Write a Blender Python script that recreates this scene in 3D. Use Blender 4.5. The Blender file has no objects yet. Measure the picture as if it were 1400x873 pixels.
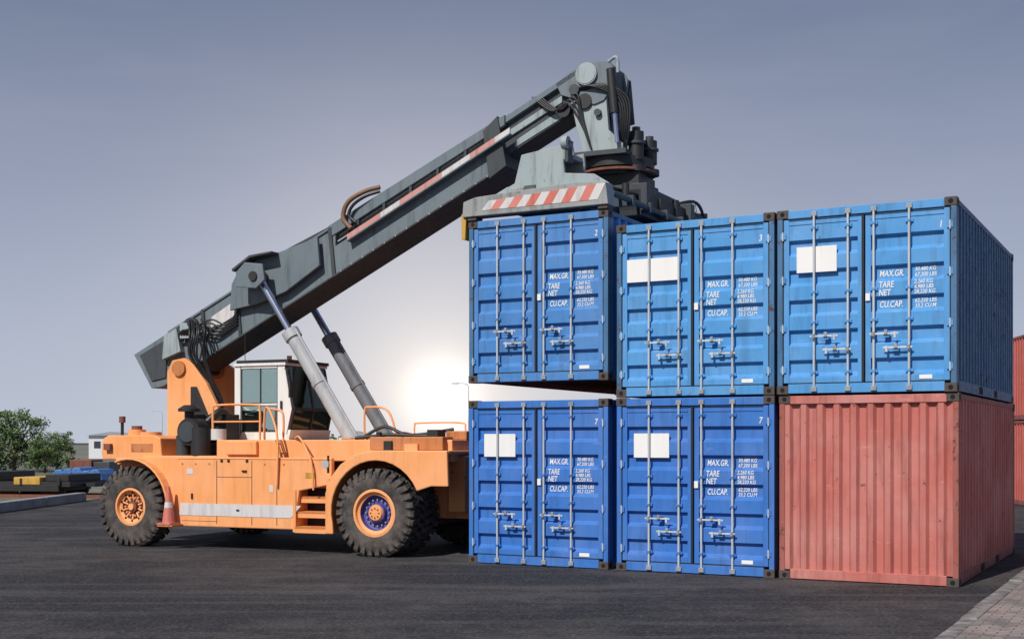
import bpy, bmesh, math, random
from mathutils import Vector, Matrix
random.seed(7)
scene=bpy.context.scene
scene.view_settings.view_transform='Standard'
scene.view_settings.look='None'
scene.view_settings.exposure=0
col=scene.collection
R=math.radians

# ------------------------------------------------------------ materials
def srgb(r,g,b):
    def f(c):
        c/=255.0
        return c/12.92 if c<=.04045 else ((c+.055)/1.055)**2.4
    return (f(r),f(g),f(b),1)
def newmat(name):
    m=bpy.data.materials.new(name); m.use_nodes=True
    nt=m.node_tree; b=nt.nodes['Principled BSDF']
    return m,nt,b
def N(nt,t,**k):
    n=nt.nodes.new(t)
    for a,v in k.items(): setattr(n,a,v)
    return n
def coords(nt,scale=(1,1,1)):
    tc=N(nt,'ShaderNodeTexCoord'); oi=N(nt,'ShaderNodeObjectInfo')
    mul=N(nt,'ShaderNodeMath',operation='MULTIPLY'); mul.inputs[1].default_value=37.0
    nt.links.new(oi.outputs['Random'],mul.inputs[0])
    add=N(nt,'ShaderNodeVectorMath',operation='ADD')
    nt.links.new(tc.outputs['Object'],add.inputs[0]); nt.links.new(mul.outputs[0],add.inputs[1])
    return add.outputs[0]
def noise(nt,vec,scale,detail=6,rough=.6,mscale=None,rot=0):
    if mscale:
        mp=N(nt,'ShaderNodeMapping'); mp.inputs['Scale'].default_value=mscale; mp.inputs['Rotation'].default_value=(0,0,rot)
        nt.links.new(vec,mp.inputs['Vector']); vec=mp.outputs[0]
    n=N(nt,'ShaderNodeTexNoise'); n.inputs['Scale'].default_value=scale
    n.inputs['Detail'].default_value=detail; n.inputs['Roughness'].default_value=rough
    nt.links.new(vec,n.inputs['Vector'])
    return n.outputs['Fac']
def rng(nt,fac,a,b,c=0,d=1):
    m=N(nt,'ShaderNodeMapRange'); m.inputs[1].default_value=a; m.inputs[2].default_value=b
    m.inputs[3].default_value=c; m.inputs[4].default_value=d
    nt.links.new(fac,m.inputs[0]); return m.outputs[0]
def mix(nt,fac,a,b):
    m=N(nt,'ShaderNodeMix',data_type='RGBA')
    if isinstance(fac,(int,float)): m.inputs[0].default_value=fac
    else: nt.links.new(fac,m.inputs[0])
    for s,x in ((m.inputs[6],a),(m.inputs[7],b)):
        if isinstance(x,(tuple,list)): s.default_value=x
        else: nt.links.new(x,s)
    return m.outputs[2]
def sc(c,k): return (c[0]*k,c[1]*k,c[2]*k,1)
def paint(name,c,rust=.5,grime=.5,rough=.5,metal=0,fade=.35,bump=.15,spec=.35,scuff=.2):
    m,nt,b=newmat(name); v=coords(nt)
    big=noise(nt,v,1.1,4,.6); st=noise(nt,v,3.5,4,.65,(2.2,2.2,.25)); fine=noise(nt,v,9,6,.7)
    g=(c[0]+c[1]+c[2])/3
    faded=((c[0]*.7+g*.3)*1.3+.02,(c[1]*.7+g*.3)*1.3+.02,(c[2]*.7+g*.3)*1.3+.02,1)
    c1=mix(nt,rng(nt,big,.4,.68,0,fade),c,faded)
    c2=mix(nt,rng(nt,st,.5,.72,0,grime),c1,(c[0]*.35+.01,c[1]*.33+.008,c[2]*.32+.006,1))
    lo=.70-.12*rust
    c3=mix(nt,rng(nt,fine,lo,lo+.05,0,min(1,rust*1.7)),c2,(.09,.038,.02,1))
    if scuff:
        sf=noise(nt,v,6,5,.7,(.5,.5,2.0))
        c3=mix(nt,rng(nt,sf,.64,.70,0,scuff),c3,(min(.8,c[0]+.25),min(.8,c[1]+.25),min(.8,c[2]+.22),1))
    nt.links.new(c3,b.inputs['Base Color'])
    nt.links.new(rng(nt,fine,.3,.8,rough-.1,rough+.25),b.inputs['Roughness'])
    b.inputs['Metallic'].default_value=metal
    b.inputs['Specular IOR Level'].default_value=spec
    bp=N(nt,'ShaderNodeBump'); bp.inputs['Strength'].default_value=bump; bp.inputs['Distance'].default_value=.012
    mm=N(nt,'ShaderNodeMath',operation='MULTIPLY_ADD'); mm.inputs[1].default_value=3
    nt.links.new(big,mm.inputs[0]); nt.links.new(fine,mm.inputs[2])
    nt.links.new(mm.outputs[0],bp.inputs['Height']); nt.links.new(bp.outputs[0],b.inputs['Normal'])
    return m
def plain(name,c,rough=.6,metal=0,var=.3,scale=6):
    m,nt,b=newmat(name); v=coords(nt); n=noise(nt,v,scale,5,.65)
    nt.links.new(mix(nt,rng(nt,n,.3,.7),sc(c,1-var),sc(c,1+var*.6)),b.inputs['Base Color'])
    b.inputs['Roughness'].default_value=rough; b.inputs['Metallic'].default_value=metal
    return m

M={}
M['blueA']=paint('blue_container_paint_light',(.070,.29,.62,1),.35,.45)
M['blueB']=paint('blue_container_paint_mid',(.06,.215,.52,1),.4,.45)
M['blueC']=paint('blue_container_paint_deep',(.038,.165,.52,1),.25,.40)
M['frame_shadeA']=paint('blue_frame_and_side_shade_paint',(.05,.15,.30,1),.9,.6)  # frame paint, also painted shade on the right walls of light-blue containers
M['red']=paint('red_container_paint',(.48,.145,.12,1),.5,.50,.6,fade=.8,scuff=.4)
M['redB']=paint('red_container_paint_far',(.45,.10,.08,1),.3,.4,.6)
M['redframe']=paint('red_frame_paint',(.32,.095,.075,1),1.0,.7,.6)
M['cast']=paint('corner_casting_iron',(.075,.06,.055,1),.9,.5,.7)
M['hole_shade']=plain('opening_shade_dark',(.006,.006,.007,1),.9)  # shade inside castings and fork pockets, painted as solid dark pieces
M['rubber']=plain('door_gasket_rubber',(.012,.013,.016,1),.7)
M['galv']=paint('galvanised_rod',(.55,.58,.60,1),.45,.5,.4,.2,bump=.05)
M['galvd']=paint('dull_steel_fittings',(.30,.32,.34,1),.7,.5,.5,.2,bump=.05)
M['white']=paint('white_label_paint',(.80,.80,.79,1),.05,.1,.5,fade=0,bump=.02,scuff=0)
M['wood']=plain('plywood_floor',(.12,.07,.04,1),.8)
M['orange']=paint('orange_vehicle_paint',(.86,.36,.13,1),.15,.25,.42,fade=.35,bump=.03,scuff=0)
M['orange_d']=paint('orange_grimy_paint',(.50,.19,.065,1),.6,.7,.55,bump=.08,scuff=0)
M['grey']=paint('grey_boom_paint',(.135,.175,.20,1),.3,.55,.5,bump=.05,scuff=.08)
M['greyd']=paint('dark_grey_boom_paint',(.048,.058,.066,1),.4,.6,.5,bump=.05,scuff=.05)
M['greyl']=paint('light_grey_green_paint',(.30,.36,.375,1),.5,.75,.5,bump=.06)
M['greys']=paint('spreader_grey_paint',(.28,.30,.30,1),.6,.8,.55,bump=.08)
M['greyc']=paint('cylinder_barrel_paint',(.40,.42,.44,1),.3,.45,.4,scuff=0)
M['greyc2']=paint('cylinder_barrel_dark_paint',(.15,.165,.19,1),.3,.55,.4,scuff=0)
M['chrome']=plain('chrome_rod',(.55,.6,.72,1),.2,.95,.1)
M['black']=plain('black_machine_parts',(.02,.02,.022,1),.55)
M['hose']=plain('rubber_hose',(.018,.018,.02,1),.45)
M['hoseb']=plain('brown_hose',(.22,.12,.07,1),.6)
M['cabw']=paint('cab_white_paint',(.74,.74,.73,1),.15,.22,.45,fade=0,bump=.03,scuff=0)
M['stripw']=paint('stripe_white',(.62,.60,.60,1),.35,.5,.5,fade=0)
M['stripr']=paint('stripe_red',(.58,.16,.12,1),.3,.4,.5,fade=.6)
M['stripf']=paint('faded_red_stripe',(.55,.26,.23,1),.3,.5,.5,fade=.6)
M['yellow']=paint('yellow_paint',(.55,.32,.05,1),.4,.5,.5)
M['purple']=paint('purple_hub_paint',(.085,.075,.28,1),.4,.5,.5)
M['rust']=paint('reddish_hub',(.20,.07,.045,1),.7,.6,.7)
M['seat']=plain('seat_fabric',(.03,.03,.035,1),.9)
M['conc']=plain('weathered_concrete',(.26,.26,.27,1),.9,0,.35,2)
M['bluetarp']=plain('blue_tarpaulin',(.06,.2,.5,1),.6,0,.35,3)

m,nt,b=newmat('tyre_rubber'); v=coords(nt); n=noise(nt,v,5,6,.7)
nt.links.new(mix(nt,rng(nt,n,.38,.66),(.030,.028,.028,1),(.12,.10,.088,1)),b.inputs['Base Color'])
b.inputs['Roughness'].default_value=.85; M['tyre']=m
def glassmat(name,base):
    m,nt,b=newmat(name)
    out=nt.nodes['Material Output']; tr=N(nt,'ShaderNodeBsdfTransparent'); tr.inputs[0].default_value=(.88,.945,.92,1)
    gl=N(nt,'ShaderNodeBsdfGlossy'); gl.inputs['Roughness'].default_value=.05; gl.inputs[0].default_value=(.74,.90,.82,1)
    fr=N(nt,'ShaderNodeFresnel'); fr.inputs[0].default_value=1.5; ms=N(nt,'ShaderNodeMixShader')
    ad=N(nt,'ShaderNodeMath',operation='ADD'); ad.inputs[1].default_value=base; nt.links.new(fr.outputs[0],ad.inputs[0])
    nt.links.new(ad.outputs[0],ms.inputs[0]); nt.links.new(tr.outputs[0],ms.inputs[1]); nt.links.new(gl.outputs[0],ms.inputs[2])
    nt.links.new(ms.outputs[0],out.inputs[0]); return m
M['glass']=glassmat('cab_glass',.03); M['glassr']=glassmat('cab_reflective_glass',.50)

# ------------------------------------------------------------ mesh builder
class MB:
    def __init__(s): s.v=[];s.f=[];s.m=[];s.s=[];s.mats=[]
    def mi(s,k):
        if k not in s.mats: s.mats.append(k)
        return s.mats.index(k)
    def add(s,vs,fs,k,smooth=False):
        o=len(s.v); s.v+= [tuple(p) for p in vs]; i=s.mi(k)
        for f in fs:
            s.f.append([o+j for j in f]); s.m.append(i); s.s.append(smooth)
    def box(s,x0,x1,y0,y1,z0,z1,k):
        s.add([(x0,y0,z0),(x1,y0,z0),(x1,y1,z0),(x0,y1,z0),(x0,y0,z1),(x1,y0,z1),(x1,y1,z1),(x0,y1,z1)],
          [(0,3,2,1),(4,5,6,7),(0,1,5,4),(1,2,6,5),(2,3,7,6),(3,0,4,7)],k)
    def prism(s,pts,t0,t1,k,axis='y'):
        n=len(pts)
        def P(p,t):
            return (p[0],t,p[1]) if axis=='y' else ((t,p[0],p[1]) if axis=='x' else (p[0],p[1],t))
        vs=[P(p,t0) for p in pts]+[P(p,t1) for p in pts]
        fs=[tuple(range(n)),tuple(range(2*n-1,n-1,-1))]+[(i,(i+1)%n,n+(i+1)%n,n+i) for i in range(n)]
        s.add(vs,fs,k)
    def cyl(s,p0,p1,r0,k,r1=None,seg=16,caps=True):
        r1=r0 if r1 is None else r1
        p0=Vector(p0);p1=Vector(p1);d=(p1-p0).normalized()
        a=d.orthogonal().normalized();b=d.cross(a)
        vs=[]
        for p,r in((p0,r0),(p1,r1)):
            for i in range(seg):
                t=2*math.pi*i/seg; vs.append(p+a*r*math.cos(t)+b*r*math.sin(t))
        s.add(vs,[(i,(i+1)%seg,seg+(i+1)%seg,seg+i) for i in range(seg)],k,True)
        if caps: 
            s.add(vs[:seg],[tuple(range(seg))],k); s.add(vs[seg:],[tuple(range(seg))],k)
    def tube(s,path,r,k,seg=8):
        path=[Vector(p) for p in path]; n=len(path); rings=[]
        prev=None
        for i,p in enumerate(path):
            d=(path[min(i+1,n-1)]-path[max(i-1,0)]).normalized()
            a=d.orthogonal().normalized() if prev is None else (prev-d*prev.dot(d)).normalized()
            prev=a; b=d.cross(a)
            rings+=[p+a*r*math.cos(2*math.pi*j/seg)+b*r*math.sin(2*math.pi*j/seg) for j in range(seg)]
        fs=[(i*seg+j,i*seg+(j+1)%seg,(i+1)*seg+(j+1)%seg,(i+1)*seg+j) for i in range(n-1) for j in range(seg)]
        s.add(rings,fs,k,True)
        s.add(rings[:seg],[tuple(range(seg))],k); s.add(rings[-seg:],[tuple(range(seg))],k)
    def lathe(s,prof,o,k,seg=48,smooth=True,sy=1):
        vs=[]
        for r,y in prof:
            for i in range(seg):
                t=2*math.pi*i/seg; vs.append((o[0]+r*math.cos(t),o[1]+sy*y,o[2]+r*math.sin(t)))
        fs=[(j*seg+i,j*seg+(i+1)%seg,(j+1)*seg+(i+1)%seg,(j+1)*seg+i) for j in range(len(prof)-1) for i in range(seg)]
        s.add(vs,fs,k,smooth)
    def strip(s,A,B,k,smooth=False):
        n=len(A); s.add(list(A)+list(B),[(i,i+1,n+i+1,n+i) for i in range(n-1)],k,smooth)
    def obj(s,name,parent=None,bevel=0,recalc=True):
        me=bpy.data.meshes.new(name); me.from_pydata(s.v,[],s.f)
        for k in s.mats: me.materials.append(M[k])
        for i,p in enumerate(me.polygons): p.material_index=s.m[i]; p.use_smooth=s.s[i]
        if recalc:
            bm=bmesh.new(); bm.from_mesh(me); bmesh.ops.recalc_face_normals(bm,faces=bm.faces); bm.to_mesh(me); bm.free()
        o=bpy.data.objects.new(name,me); col.objects.link(o)
        if parent: o.parent=parent
        if bevel:
            b=o.modifiers.new('bevel','BEVEL'); b.width=bevel; b.segments=2; b.limit_method='ANGLE'; b.angle_limit=R(46)
        return o
def empty(name,loc,rz=0):
    e=bpy.data.objects.new(name,None); e.location=loc; e.rotation_euler=(0,0,R(rz)); col.objects.link(e); return e
def smoothpath(pts,n=6):
    P=[Vector(p) for p in pts]; P=[P[0]]+P+[P[-1]]; out=[]
    for i in range(1,len(P)-2):
        for j in range(n):
            t=j/n; a,b,c,d=P[i-1],P[i],P[i+1],P[i+2]
            out.append(.5*((2*b)+(c-a)*t+(2*a-5*b+4*c-d)*t*t+(3*b-a-3*c+d)*t**3))
    out.append(P[-2]); return out

def text_mesh(name,body,size,shear=.15,xs=.8):
    cu=bpy.data.curves.new(name,'FONT'); cu.body=body; cu.size=size; cu.shear=shear; cu.resolution_u=3
    cu.offset=size*.012
    o=bpy.data.objects.new(name,cu); col.objects.link(o)
    bpy.context.view_layer.update()
    dg=bpy.context.evaluated_depsgraph_get()
    me=bpy.data.meshes.new_from_object(o.evaluated_get(dg))
    bpy.data.objects.remove(o)
    me.transform(Matrix.Diagonal((xs,1,1,1)))
    me.materials.clear(); me.materials.append(M['white'])
    return me
_tc={}
def text(parent,body,size,x,y,z,xs=.8,shear=.15):
    key=(body,size,xs)
    if key not in _tc: _tc[key]=text_mesh('lettering',body,size,shear,xs)
    o=bpy.data.objects.new('lettering',_tc[key]); col.objects.link(o); o.parent=parent
    o.location=(x,y,z); o.rotation_euler=(R(90),0,0); return o

# ------------------------------------------------------------ containers
TH=28; u=Vector((math.cos(R(TH)),-math.sin(R(TH)),0)); vv=Vector((math.sin(R(TH)),math.cos(R(TH)),0))
C=Vector((5.93,16.98,0)); W,D,H=2.438,6.058,2.591
YF,YR=.030,.085
RC=[.37,.79,1.21,1.63,2.05]
def doordepth(z):
    for c in RC:
        if abs(z-c)<.085: return YR
    return YF
def corr(mb,t0,t1,fn,z0,z1,k,pitch=.278,dep=.036):
    pts=[];t=t0;seq=[(.085,0),(.045,dep),(.103,dep),(.045,0)]; s=pitch/.278; d=0; i=0
    pts.append((t,0))
    while t<t1-.02:
        w,dn=seq[i%4]; t=min(t1,t+w*s); pts.append((t,dn)); i+=1
    pts[-1]=(t1,0)
    mb.strip([fn(t,d,z0) for t,d in pts],[fn(t,d,z1) for t,d in pts],k)
def container(name,loc,rz,pk,fk,front='door',label=None,digit='',dirty=0):
    root=empty(name,loc,rz)
    mb=MB()
    for ix in(0,1):
        for iy in(0,1):
            x0=0 if ix==0 else W-.162; y0=0 if iy==0 else D-.178
            for z0 in(0,H-.118):
                mb.box(x0,x0+.162,y0,y0+.178,z0,z0+.118,'cast')
                cx=x0+.081; cz=z0+.059
                if iy==0:
                    el=[(cx+.034*math.cos(t*math.pi/8),cz+.036*math.sin(t*math.pi/8)) for t in range(16)]
                    mb.prism(el,-.002,.03,'hole_shade')
                sx=(-.002,.03) if ix==0 else (W-.03,W+.002)
                el=[(y0+.089+.04*math.cos(t*math.pi/8),cz+.034*math.sin(t*math.pi/8)) for t in range(16)]
                mb.prism(el,sx[0],sx[1],'hole_shade','x')
    for iy in(0,1):
        y0,y1=(.008,.15) if iy==0 else (D-.15,D-.008)
        for x0,x1 in((.006,.082),(W-.082,W-.006)):
            mb.box(x0,x1,y0,y1,.116,H-.116,fk)
        mb.box(.16,W-.16,y0,y1,H-.125,H-.012,pk)
        mb.box(.16,W-.16,y0,y1,.012,.145,pk)
    for x0,x1 in((.008,.07),(W-.07,W-.008)):
        mb.box(x0,x1,.176,D-.176,H-.085,H-.012,fk)
        mb.box(x0,x1,.176,D-.176,.014,.16,fk)
    mb.box(.06,W-.06,.1,D-.1,H-.06,H-.03,pk)
    for i in range(20):
        y=.3+i*.28; mb.box(.09,W-.09,y,y+.12,H-.032,H-.012,pk)
    mb.box(.07,W-.07,.1,D-.1,.125,.16,'wood')
    for i in range(17):
        y=.25+i*.34; mb.box(.07,W-.07,y,y+.05,.03,.126,'rust')
    for y in(2.05,3.65):
        mb.box(W-.02,W-.004,y,y+.36,.03,.145,'hole_shade')
        mb.box(.004,.02,y,y+.36,.03,.145,'hole_shade')
    mb.obj('frame',root,.006)
    mb=MB()
    corr(mb,.15,D-.15,lambda t,d,z:(.014+d,t,z),.155,H-.08,pk,dep=.05)
    corr(mb,.15,D-.15,lambda t,d,z:(W-.014-d,t,z),.155,H-.08,fk if pk=='blueA' else pk,dep=.055)  # shade put into the colour: light-blue right walls take the darker frame paint
    corr(mb,.08,W-.08,lambda t,d,z:(t,D-.02-d,z),.14,H-.12,pk)
    mb.obj('side_walls',root)
    if front=='wall':
        mb=MB()
        corr(mb,.08,W-.08,lambda t,d,z:(t,.022+d,z),.14,H-.12,pk,.232,.055)
        mb.obj('end_wall',root)
        return root
    mb=MB()
    mb.box(.08,W-.08,.105,.12,.14,H-.12,'rubber')
    mid=W/2
    leaves=[(.096,mid-.014),(mid+.014,W-.096)]
    z0,z1=.158,H-.138
    for x0,x1 in leaves:
        mb.box(x0,x0+.075,.018,.102,z0,z1,pk); mb.box(x1-.075,x1,.018,.102,z0,z1,pk)
        mb.box(x0+.075,x1-.075,.020,.102,z0,z0+.08,pk); mb.box(x0+.075,x1-.075,.020,.102,z1-.08,z1,pk)
        prof=[(z0+.07,YF)]
        for c in RC: prof+=[(c-.115,YF),(c-.07,YR),(c+.085,YR),(c+.110,YF)]
        prof+=[(z1-.07,YF)]
        A=[(x0+.074,y,z) for z,y in prof]; B=[(x1-.074,y,z) for z,y in prof]
        mb.strip(A,B,pk)
    mb.box(mid-.035,mid+.0,.004,.018,z0+.01,z1-.01,'rubber')
    for x in(.089,W-.089): mb.box(x-.006,x+.006,.012,.03,z0,z1,'rubber')
    mb.box(.165,W-.165,.002,.012,H-.148,H-.139,'rubber'); mb.box(.165,W-.165,.002,.012,.147,.156,'rubber')
    mb.obj('door_leaves',root,.004)
    mb=MB()
    rods=[.53,1.0,1.35,1.82]
    for i,x in enumerate(rods):
        mb.cyl((x,-.006,.05),(x,-.006,H-.05),.0165,'galv',seg=12)
        for z in(.06,H-.085):
            mb.box(x-.04,x+.04,-.022,.012,z-.025,z+.04,'galvd')
        for z in(.30,1.0,1.42,2.32):
            mb.box(x-.05,x+.05,.002,.03,z-.022,z+.022,pk)
            mb.box(x-.024,x+.024,-.028,.01,z-.018,z+.018,pk)
        zz=.80 if i in(0,2) else .61
        s=1 if i in(0,2) else -1
        xa,xb=sorted((x-.05*s,x+.34*s))
        mb.box(xa,xb,-.045,-.032,zz-.012,zz+.012,'galv')
        mb.cyl((x,-.038,zz-.03),(x,-.038,zz+.03),.026,'galvd',seg=10)
        mb.box(x+.17*s-.04,x+.17*s+.04,-.032,.035,zz-.05,zz+.03,pk)
        mb.box(x+.17*s-.022,x+.17*s+.022,-.056,-.03,zz-.01,zz+.055,'galvd')
        mb.box(x+.29*s-.016,x+.29*s+.016,-.055,-.028,zz-.06,zz+.02,'galv')
    for xs in(.05,W-.13):
        for z in(.34,.92,1.6,2.22):
            mb.box(xs,xs+.08,-.004,.03,z-.04,z+.04,pk)
            xh=.088 if xs<1 else W-.088
            mb.cyl((xh,-.006,z-.06),(xh,-.006,z+.06),.013,'galv',seg=8)
    mb.box(1.95,2.12,.012,.03,.18,.235,'white')
    mb.box(1.24,1.30,-.01,.02,1.26,1.36,'white')
    mb.obj('lock_rods_and_hinges',root,.003)
    if label:
        mb=MB(); mb.box(label[0],label[1],.020,.0285,label[2],label[3],'white'); mb.obj('blank_label_panel',root)
    for s_,z in(('MAX.GR.',1.63),('TARE',1.475),('NET',1.365),('CU.CAP.',1.21)):
        text(root,s_,.120,1.41,doordepth(z)-.004,z-.042,.70)
    for s_,z in(('30,480 KG',1.668),('67,200 LBS',1.595),('2,260 KG',1.495),('4,980 LBS',1.425),('28,220 KG',1.357),('62,220 LBS',1.245),('33.2 CU.M',1.175)):
        text(root,s_,.074,1.88,doordepth(z)-.004,z-.026,.85)
    if digit: text(root,digit,.125,2.20,YF-.004,2.20,.8)
    return root
def cloc(s_right,z,dy=0): return C-u*(s_right+W)+vv*dy+Vector((0,0,z))
LAB=(.28,.84,1.70,2.06)
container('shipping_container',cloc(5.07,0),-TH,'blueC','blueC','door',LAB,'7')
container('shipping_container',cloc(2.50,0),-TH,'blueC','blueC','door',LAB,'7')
container('shipping_container',cloc(0,0),-TH,'red','redframe','wall')
container('shipping_container',cloc(2.50,2.60,.0),-TH,'blueA','frame_shadeA','door',(.16,.98,1.72,2.06),'3')
container('shipping_container',cloc(0.02,2.60,-.03),-TH,'blueA','frame_shadeA','door',LAB,'1')
container('shipping_container',cloc(5.07,2.87),-TH,'blueB','frame_shadeA','door',None,'2')
for dx in (0,1):
    for lv in range(2 if dx==0 else 3):
        container('shipping_container',(15.45+dx*2.55,38.5+dx*.2,lv*2.6),-6,'redB','redframe','wall')

# ------------------------------------------------------------ reach stacker
RT=empty('reach_stacker',(-7.12,23.6,0),-24)
def zb(a): return 5.49+.5*(a-4.42)
def zt(a): return 6.42+.482*(a-4.42)
def wheel(name,cx,y0,w,Rr,rim,kind,outer=-1):
    mb=MB(); cz=Rr-.012; y1=y0+w; ym=(y0+y1)/2
    o=(cx,0,cz)
    prof=[(rim,y0+.05),(rim+.03,y0+.02),(rim+.06,y0+.015),((rim+Rr)/2,y0),(Rr-.13,y0+.008),(Rr-.06,y0+.04),(Rr-.045,y0+.09),(Rr-.04,ym),
          (Rr-.045,y1-.09),(Rr-.06,y1-.04),(Rr-.13,y1-.008),((rim+Rr)/2,y1),(rim+.06,y1-.015),(rim+.03,y1-.02),(rim,y1-.05)]
    mb.lathe(prof,o,'tyre',64)
    n=30
    for side in(0,1):
        for i in range(n):
            th=2*math.pi*(i+.5*side)/n; dw=.062
            ys=y0-.006 if side==0 else y1+.006; ye=ym+(.03 if side==0 else -.03)
            yq=y0+.03 if side==0 else y1-.03
            def P(r,t,y): return (cx+r*math.cos(t),y,cz+r*math.sin(t))
            vs=[P(Rr-.15,th-dw*.8,ys),P(Rr-.15,th+dw*.8,ys),P(Rr-.045,th-dw,ys),P(Rr-.045,th+dw,ys),
                P(Rr,th-dw,yq),P(Rr,th+dw,yq),P(Rr,th+.09-dw*.6,ye),P(Rr,th+.09+dw*.6,ye),P(Rr-.07,th+.09-dw*.6,ye),P(Rr-.07,th+.09+dw*.6,ye),
                P(Rr-.16,th-dw*.8,yq),P(Rr-.16,th+dw*.8,yq)]
            fs=[(0,1,3,2),(2,3,5,4),(4,5,7,6),(6,7,9,8),(0,2,4,10),(1,3,5,11),(4,6,8,10),(5,7,9,11),(0,1,11,10)]
            mb.add(vs,fs,'tyre')
    yf=y0 if outer<0 else y1; s=1 if outer<0 else -1
    Y=lambda d:(yf+s*d)
    def L(prof,k,seg=40): mb.lathe([(r,Y(d)) for r,d in prof],o,k,seg,False)
    if kind=='rear':
        L([(rim+.012,.045),(rim+.02,.02),(rim-.02,.015),(rim-.035,.07),(.24,.09)],'orange')
        L([(.24,.09),(.22,.13),(.10,.13),(.10,.06),(.001,.06)],'rust')
        for i in range(10):
            t=2*math.pi*i/10
            c,s_=math.cos(t),math.sin(t)
            mb.cyl((cx+.17*c,Y(.14),cz+.17*s_),(cx+.17*c,Y(.08),cz+.17*s_),.018,'orange',seg=6)
            c,s_=math.cos(t+.3),math.sin(t+.3)
            mb.cyl((cx+.265*c,Y(.10),cz+.265*s_),(cx+.265*c,Y(.074),cz+.265*s_),.024,'black',seg=8)
            mb.tube([(cx+.12*math.cos(t+.3),Y(.115),cz+.12*math.sin(t+.3)),(cx+.235*math.cos(t+.3),Y(.095),cz+.235*math.sin(t+.3))],.018,'orange',6)
        mb.cyl((cx,Y(.10),cz),(cx,Y(.03),cz),.06,'orange',seg=16)
    else:
        L([(rim+.012,.045),(rim+.02,.02),(rim-.025,.015),(rim-.04,.06),(.30,.075)],'orange')
        L([(.30,.075),(.285,.16),(.26,.17),(.17,.17),(.16,.09),(.14,.085)],'purple')
        L([(.14,.085),(.12,.05),(.001,.045)],'orange',24)
        for i in range(16):
            t=2*math.pi*i/16
            mb.cyl((cx+.222*math.cos(t),Y(.18),cz+.222*math.sin(t)),(cx+.222*math.cos(t),Y(.13),cz+.222*math.sin(t)),.015,'galvd',seg=6)
        for i in range(8):
            t=2*math.pi*i/8
            mb.cyl((cx+.08*math.cos(t),Y(.06),cz+.08*math.sin(t)),(cx+.08*math.cos(t),Y(.035),cz+.08*math.sin(t)),.012,'black',seg=6)
    mb.obj(name,RT)
wheel('rear_wheel_near',0,.10,.46,.745,.33,'rear')
wheel('rear_wheel_far',0,3.64,.46,.745,.33,'rear',1)
wheel('front_wheel_near_outer',5.25,.0,.46,.75,.385,'front')
wheel('front_wheel_near_inner',5.25,.53,.46,.75,.385,'front')
wheel('front_wheel_far_inner',5.25,3.21,.46,.75,.385,'front',1)
wheel('front_wheel_far_outer',5.25,3.74,.46,.75,.385,'front',1)
mb=MB()
mb.cyl((0,.5,.73),(0,3.7,.73),.15,'black'); mb.cyl((5.25,.4,.74),(5.25,3.8,.74),.22,'black')
mb.box(4.9,5.6,1.4,2.8,.45,1.1,'black'); mb.box(-.3,.3,1.5,2.7,.5,1.0,'black')
mb.obj('axles',RT,.02)
mb=MB()
mb.prism([(-.98,1.60),(-1.02,1.70),(-1.02,1.90),(-.97,2.0),(-.86,2.06),(.24,2.06),(.38,2.0),(.42,1.60)],.5,3.7,'orange')
mb.prism([(-1.0,1.05),(-1.0,1.6),(.9,1.6),(.9,1.0)],1.0,3.2,'orange_d')
for y0,y1 in((1.0,1.25),(2.95,3.2)): mb.box(.6,6.55,y0,y1,.62,1.62,'orange_d')
mb.box(.85,4.35,1.25,2.95,.55,1.0,'black')
def arc(cx,cz,r,t0,t1,n): return [(cx+r*math.cos(R(t0+(t1-t0)*i/n)),cz+r*math.sin(R(t0+(t1-t0)*i/n))) for i in range(n+1)]
rear_arch=arc(0,.74,.86,-8,118,14)
side=[(.86,.40)]+rear_arch[1:]+[(-.47,1.63),(.35,1.66),(4.28,1.66),(4.28,1.20),(3.62,1.08),(3.50,.40)]
mb.prism(side,.24,.34,'orange')
mb.prism([(.86,.40),(.86,.62),(1.0,1.60),(1.45,1.60),(1.45,.40)],.34,.95,'orange')
mb.box(1.45,3.50,.34,.95,.43,1.60,'orange_d')
oa=arc(0,.74,.90,-4,112,12); ia=arc(0,.74,.86,112,-4,12)
mb.prism(oa+ia,.06,.30,'orange')
mb.box(1.70,6.5,.45,3.75,1.60,1.97,'orange')
mb.box(-.0,1.70,.45,3.75,1.58,1.68,'orange')
mb.box(1.95,2.62,.38,.47,1.70,1.95,'orange')
fo=[(4.26,.36),(4.26,1.05),(4.36,1.32),(4.56,1.55),(4.85,1.72),(5.2,1.79),(6.6,1.79),(6.62,1.2),(6.3,1.2)]
fi=arc(5.25,.75,.87,25,195,16)
mb.prism(fo+fi+[(4.42,.36)],.06,.13,'orange')
fo2=[(4.26,.36),(4.26,1.05),(4.36,1.32),(4.56,1.55),(4.85,1.72),(5.2,1.79),(6.6,1.79)]
fi2=[(6.6,1.73),(5.2,1.73),(4.88,1.66),(4.60,1.50),(4.41,1.29),(4.32,1.04),(4.32,.36)]
mb.prism(fo2+fi2,.13,1.15,'orange')
mb.prism(fo2+fi2,3.05,4.14,'orange')
mb.prism(side,3.86,3.96,'orange')
mb.box(6.3,6.62,.7,3.5,.75,1.70,'orange_d')
mb.box(5.0,6.4,.3,.7,1.79,2.02,'orange_d')
mb.box(6.1,6.5,1.0,3.2,1.97,2.12,'orange_d')
mb.obj('chassis_and_fenders',RT,.018)
mb=MB()
mb.prism([(1.03,.60),(1.06,.82),(3.66,.82),(3.45,.60)],.232,.237,'stripw')
for a in(1.86,2.62,3.15): mb.box(a,a+.012,.236,.241,.46,1.6,'black')
mb.box(1.87,2.62,.236,.2405,1.30,1.308,'black')
mb.box(1.08,1.86,.236,.2405,.50,.506,'black')
mb.box(1.0,4.26,.233,.241,1.625,1.632,'orange_d')
mb.box(2.42,2.52,.215,.238,1.40,1.43,'black')
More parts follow.
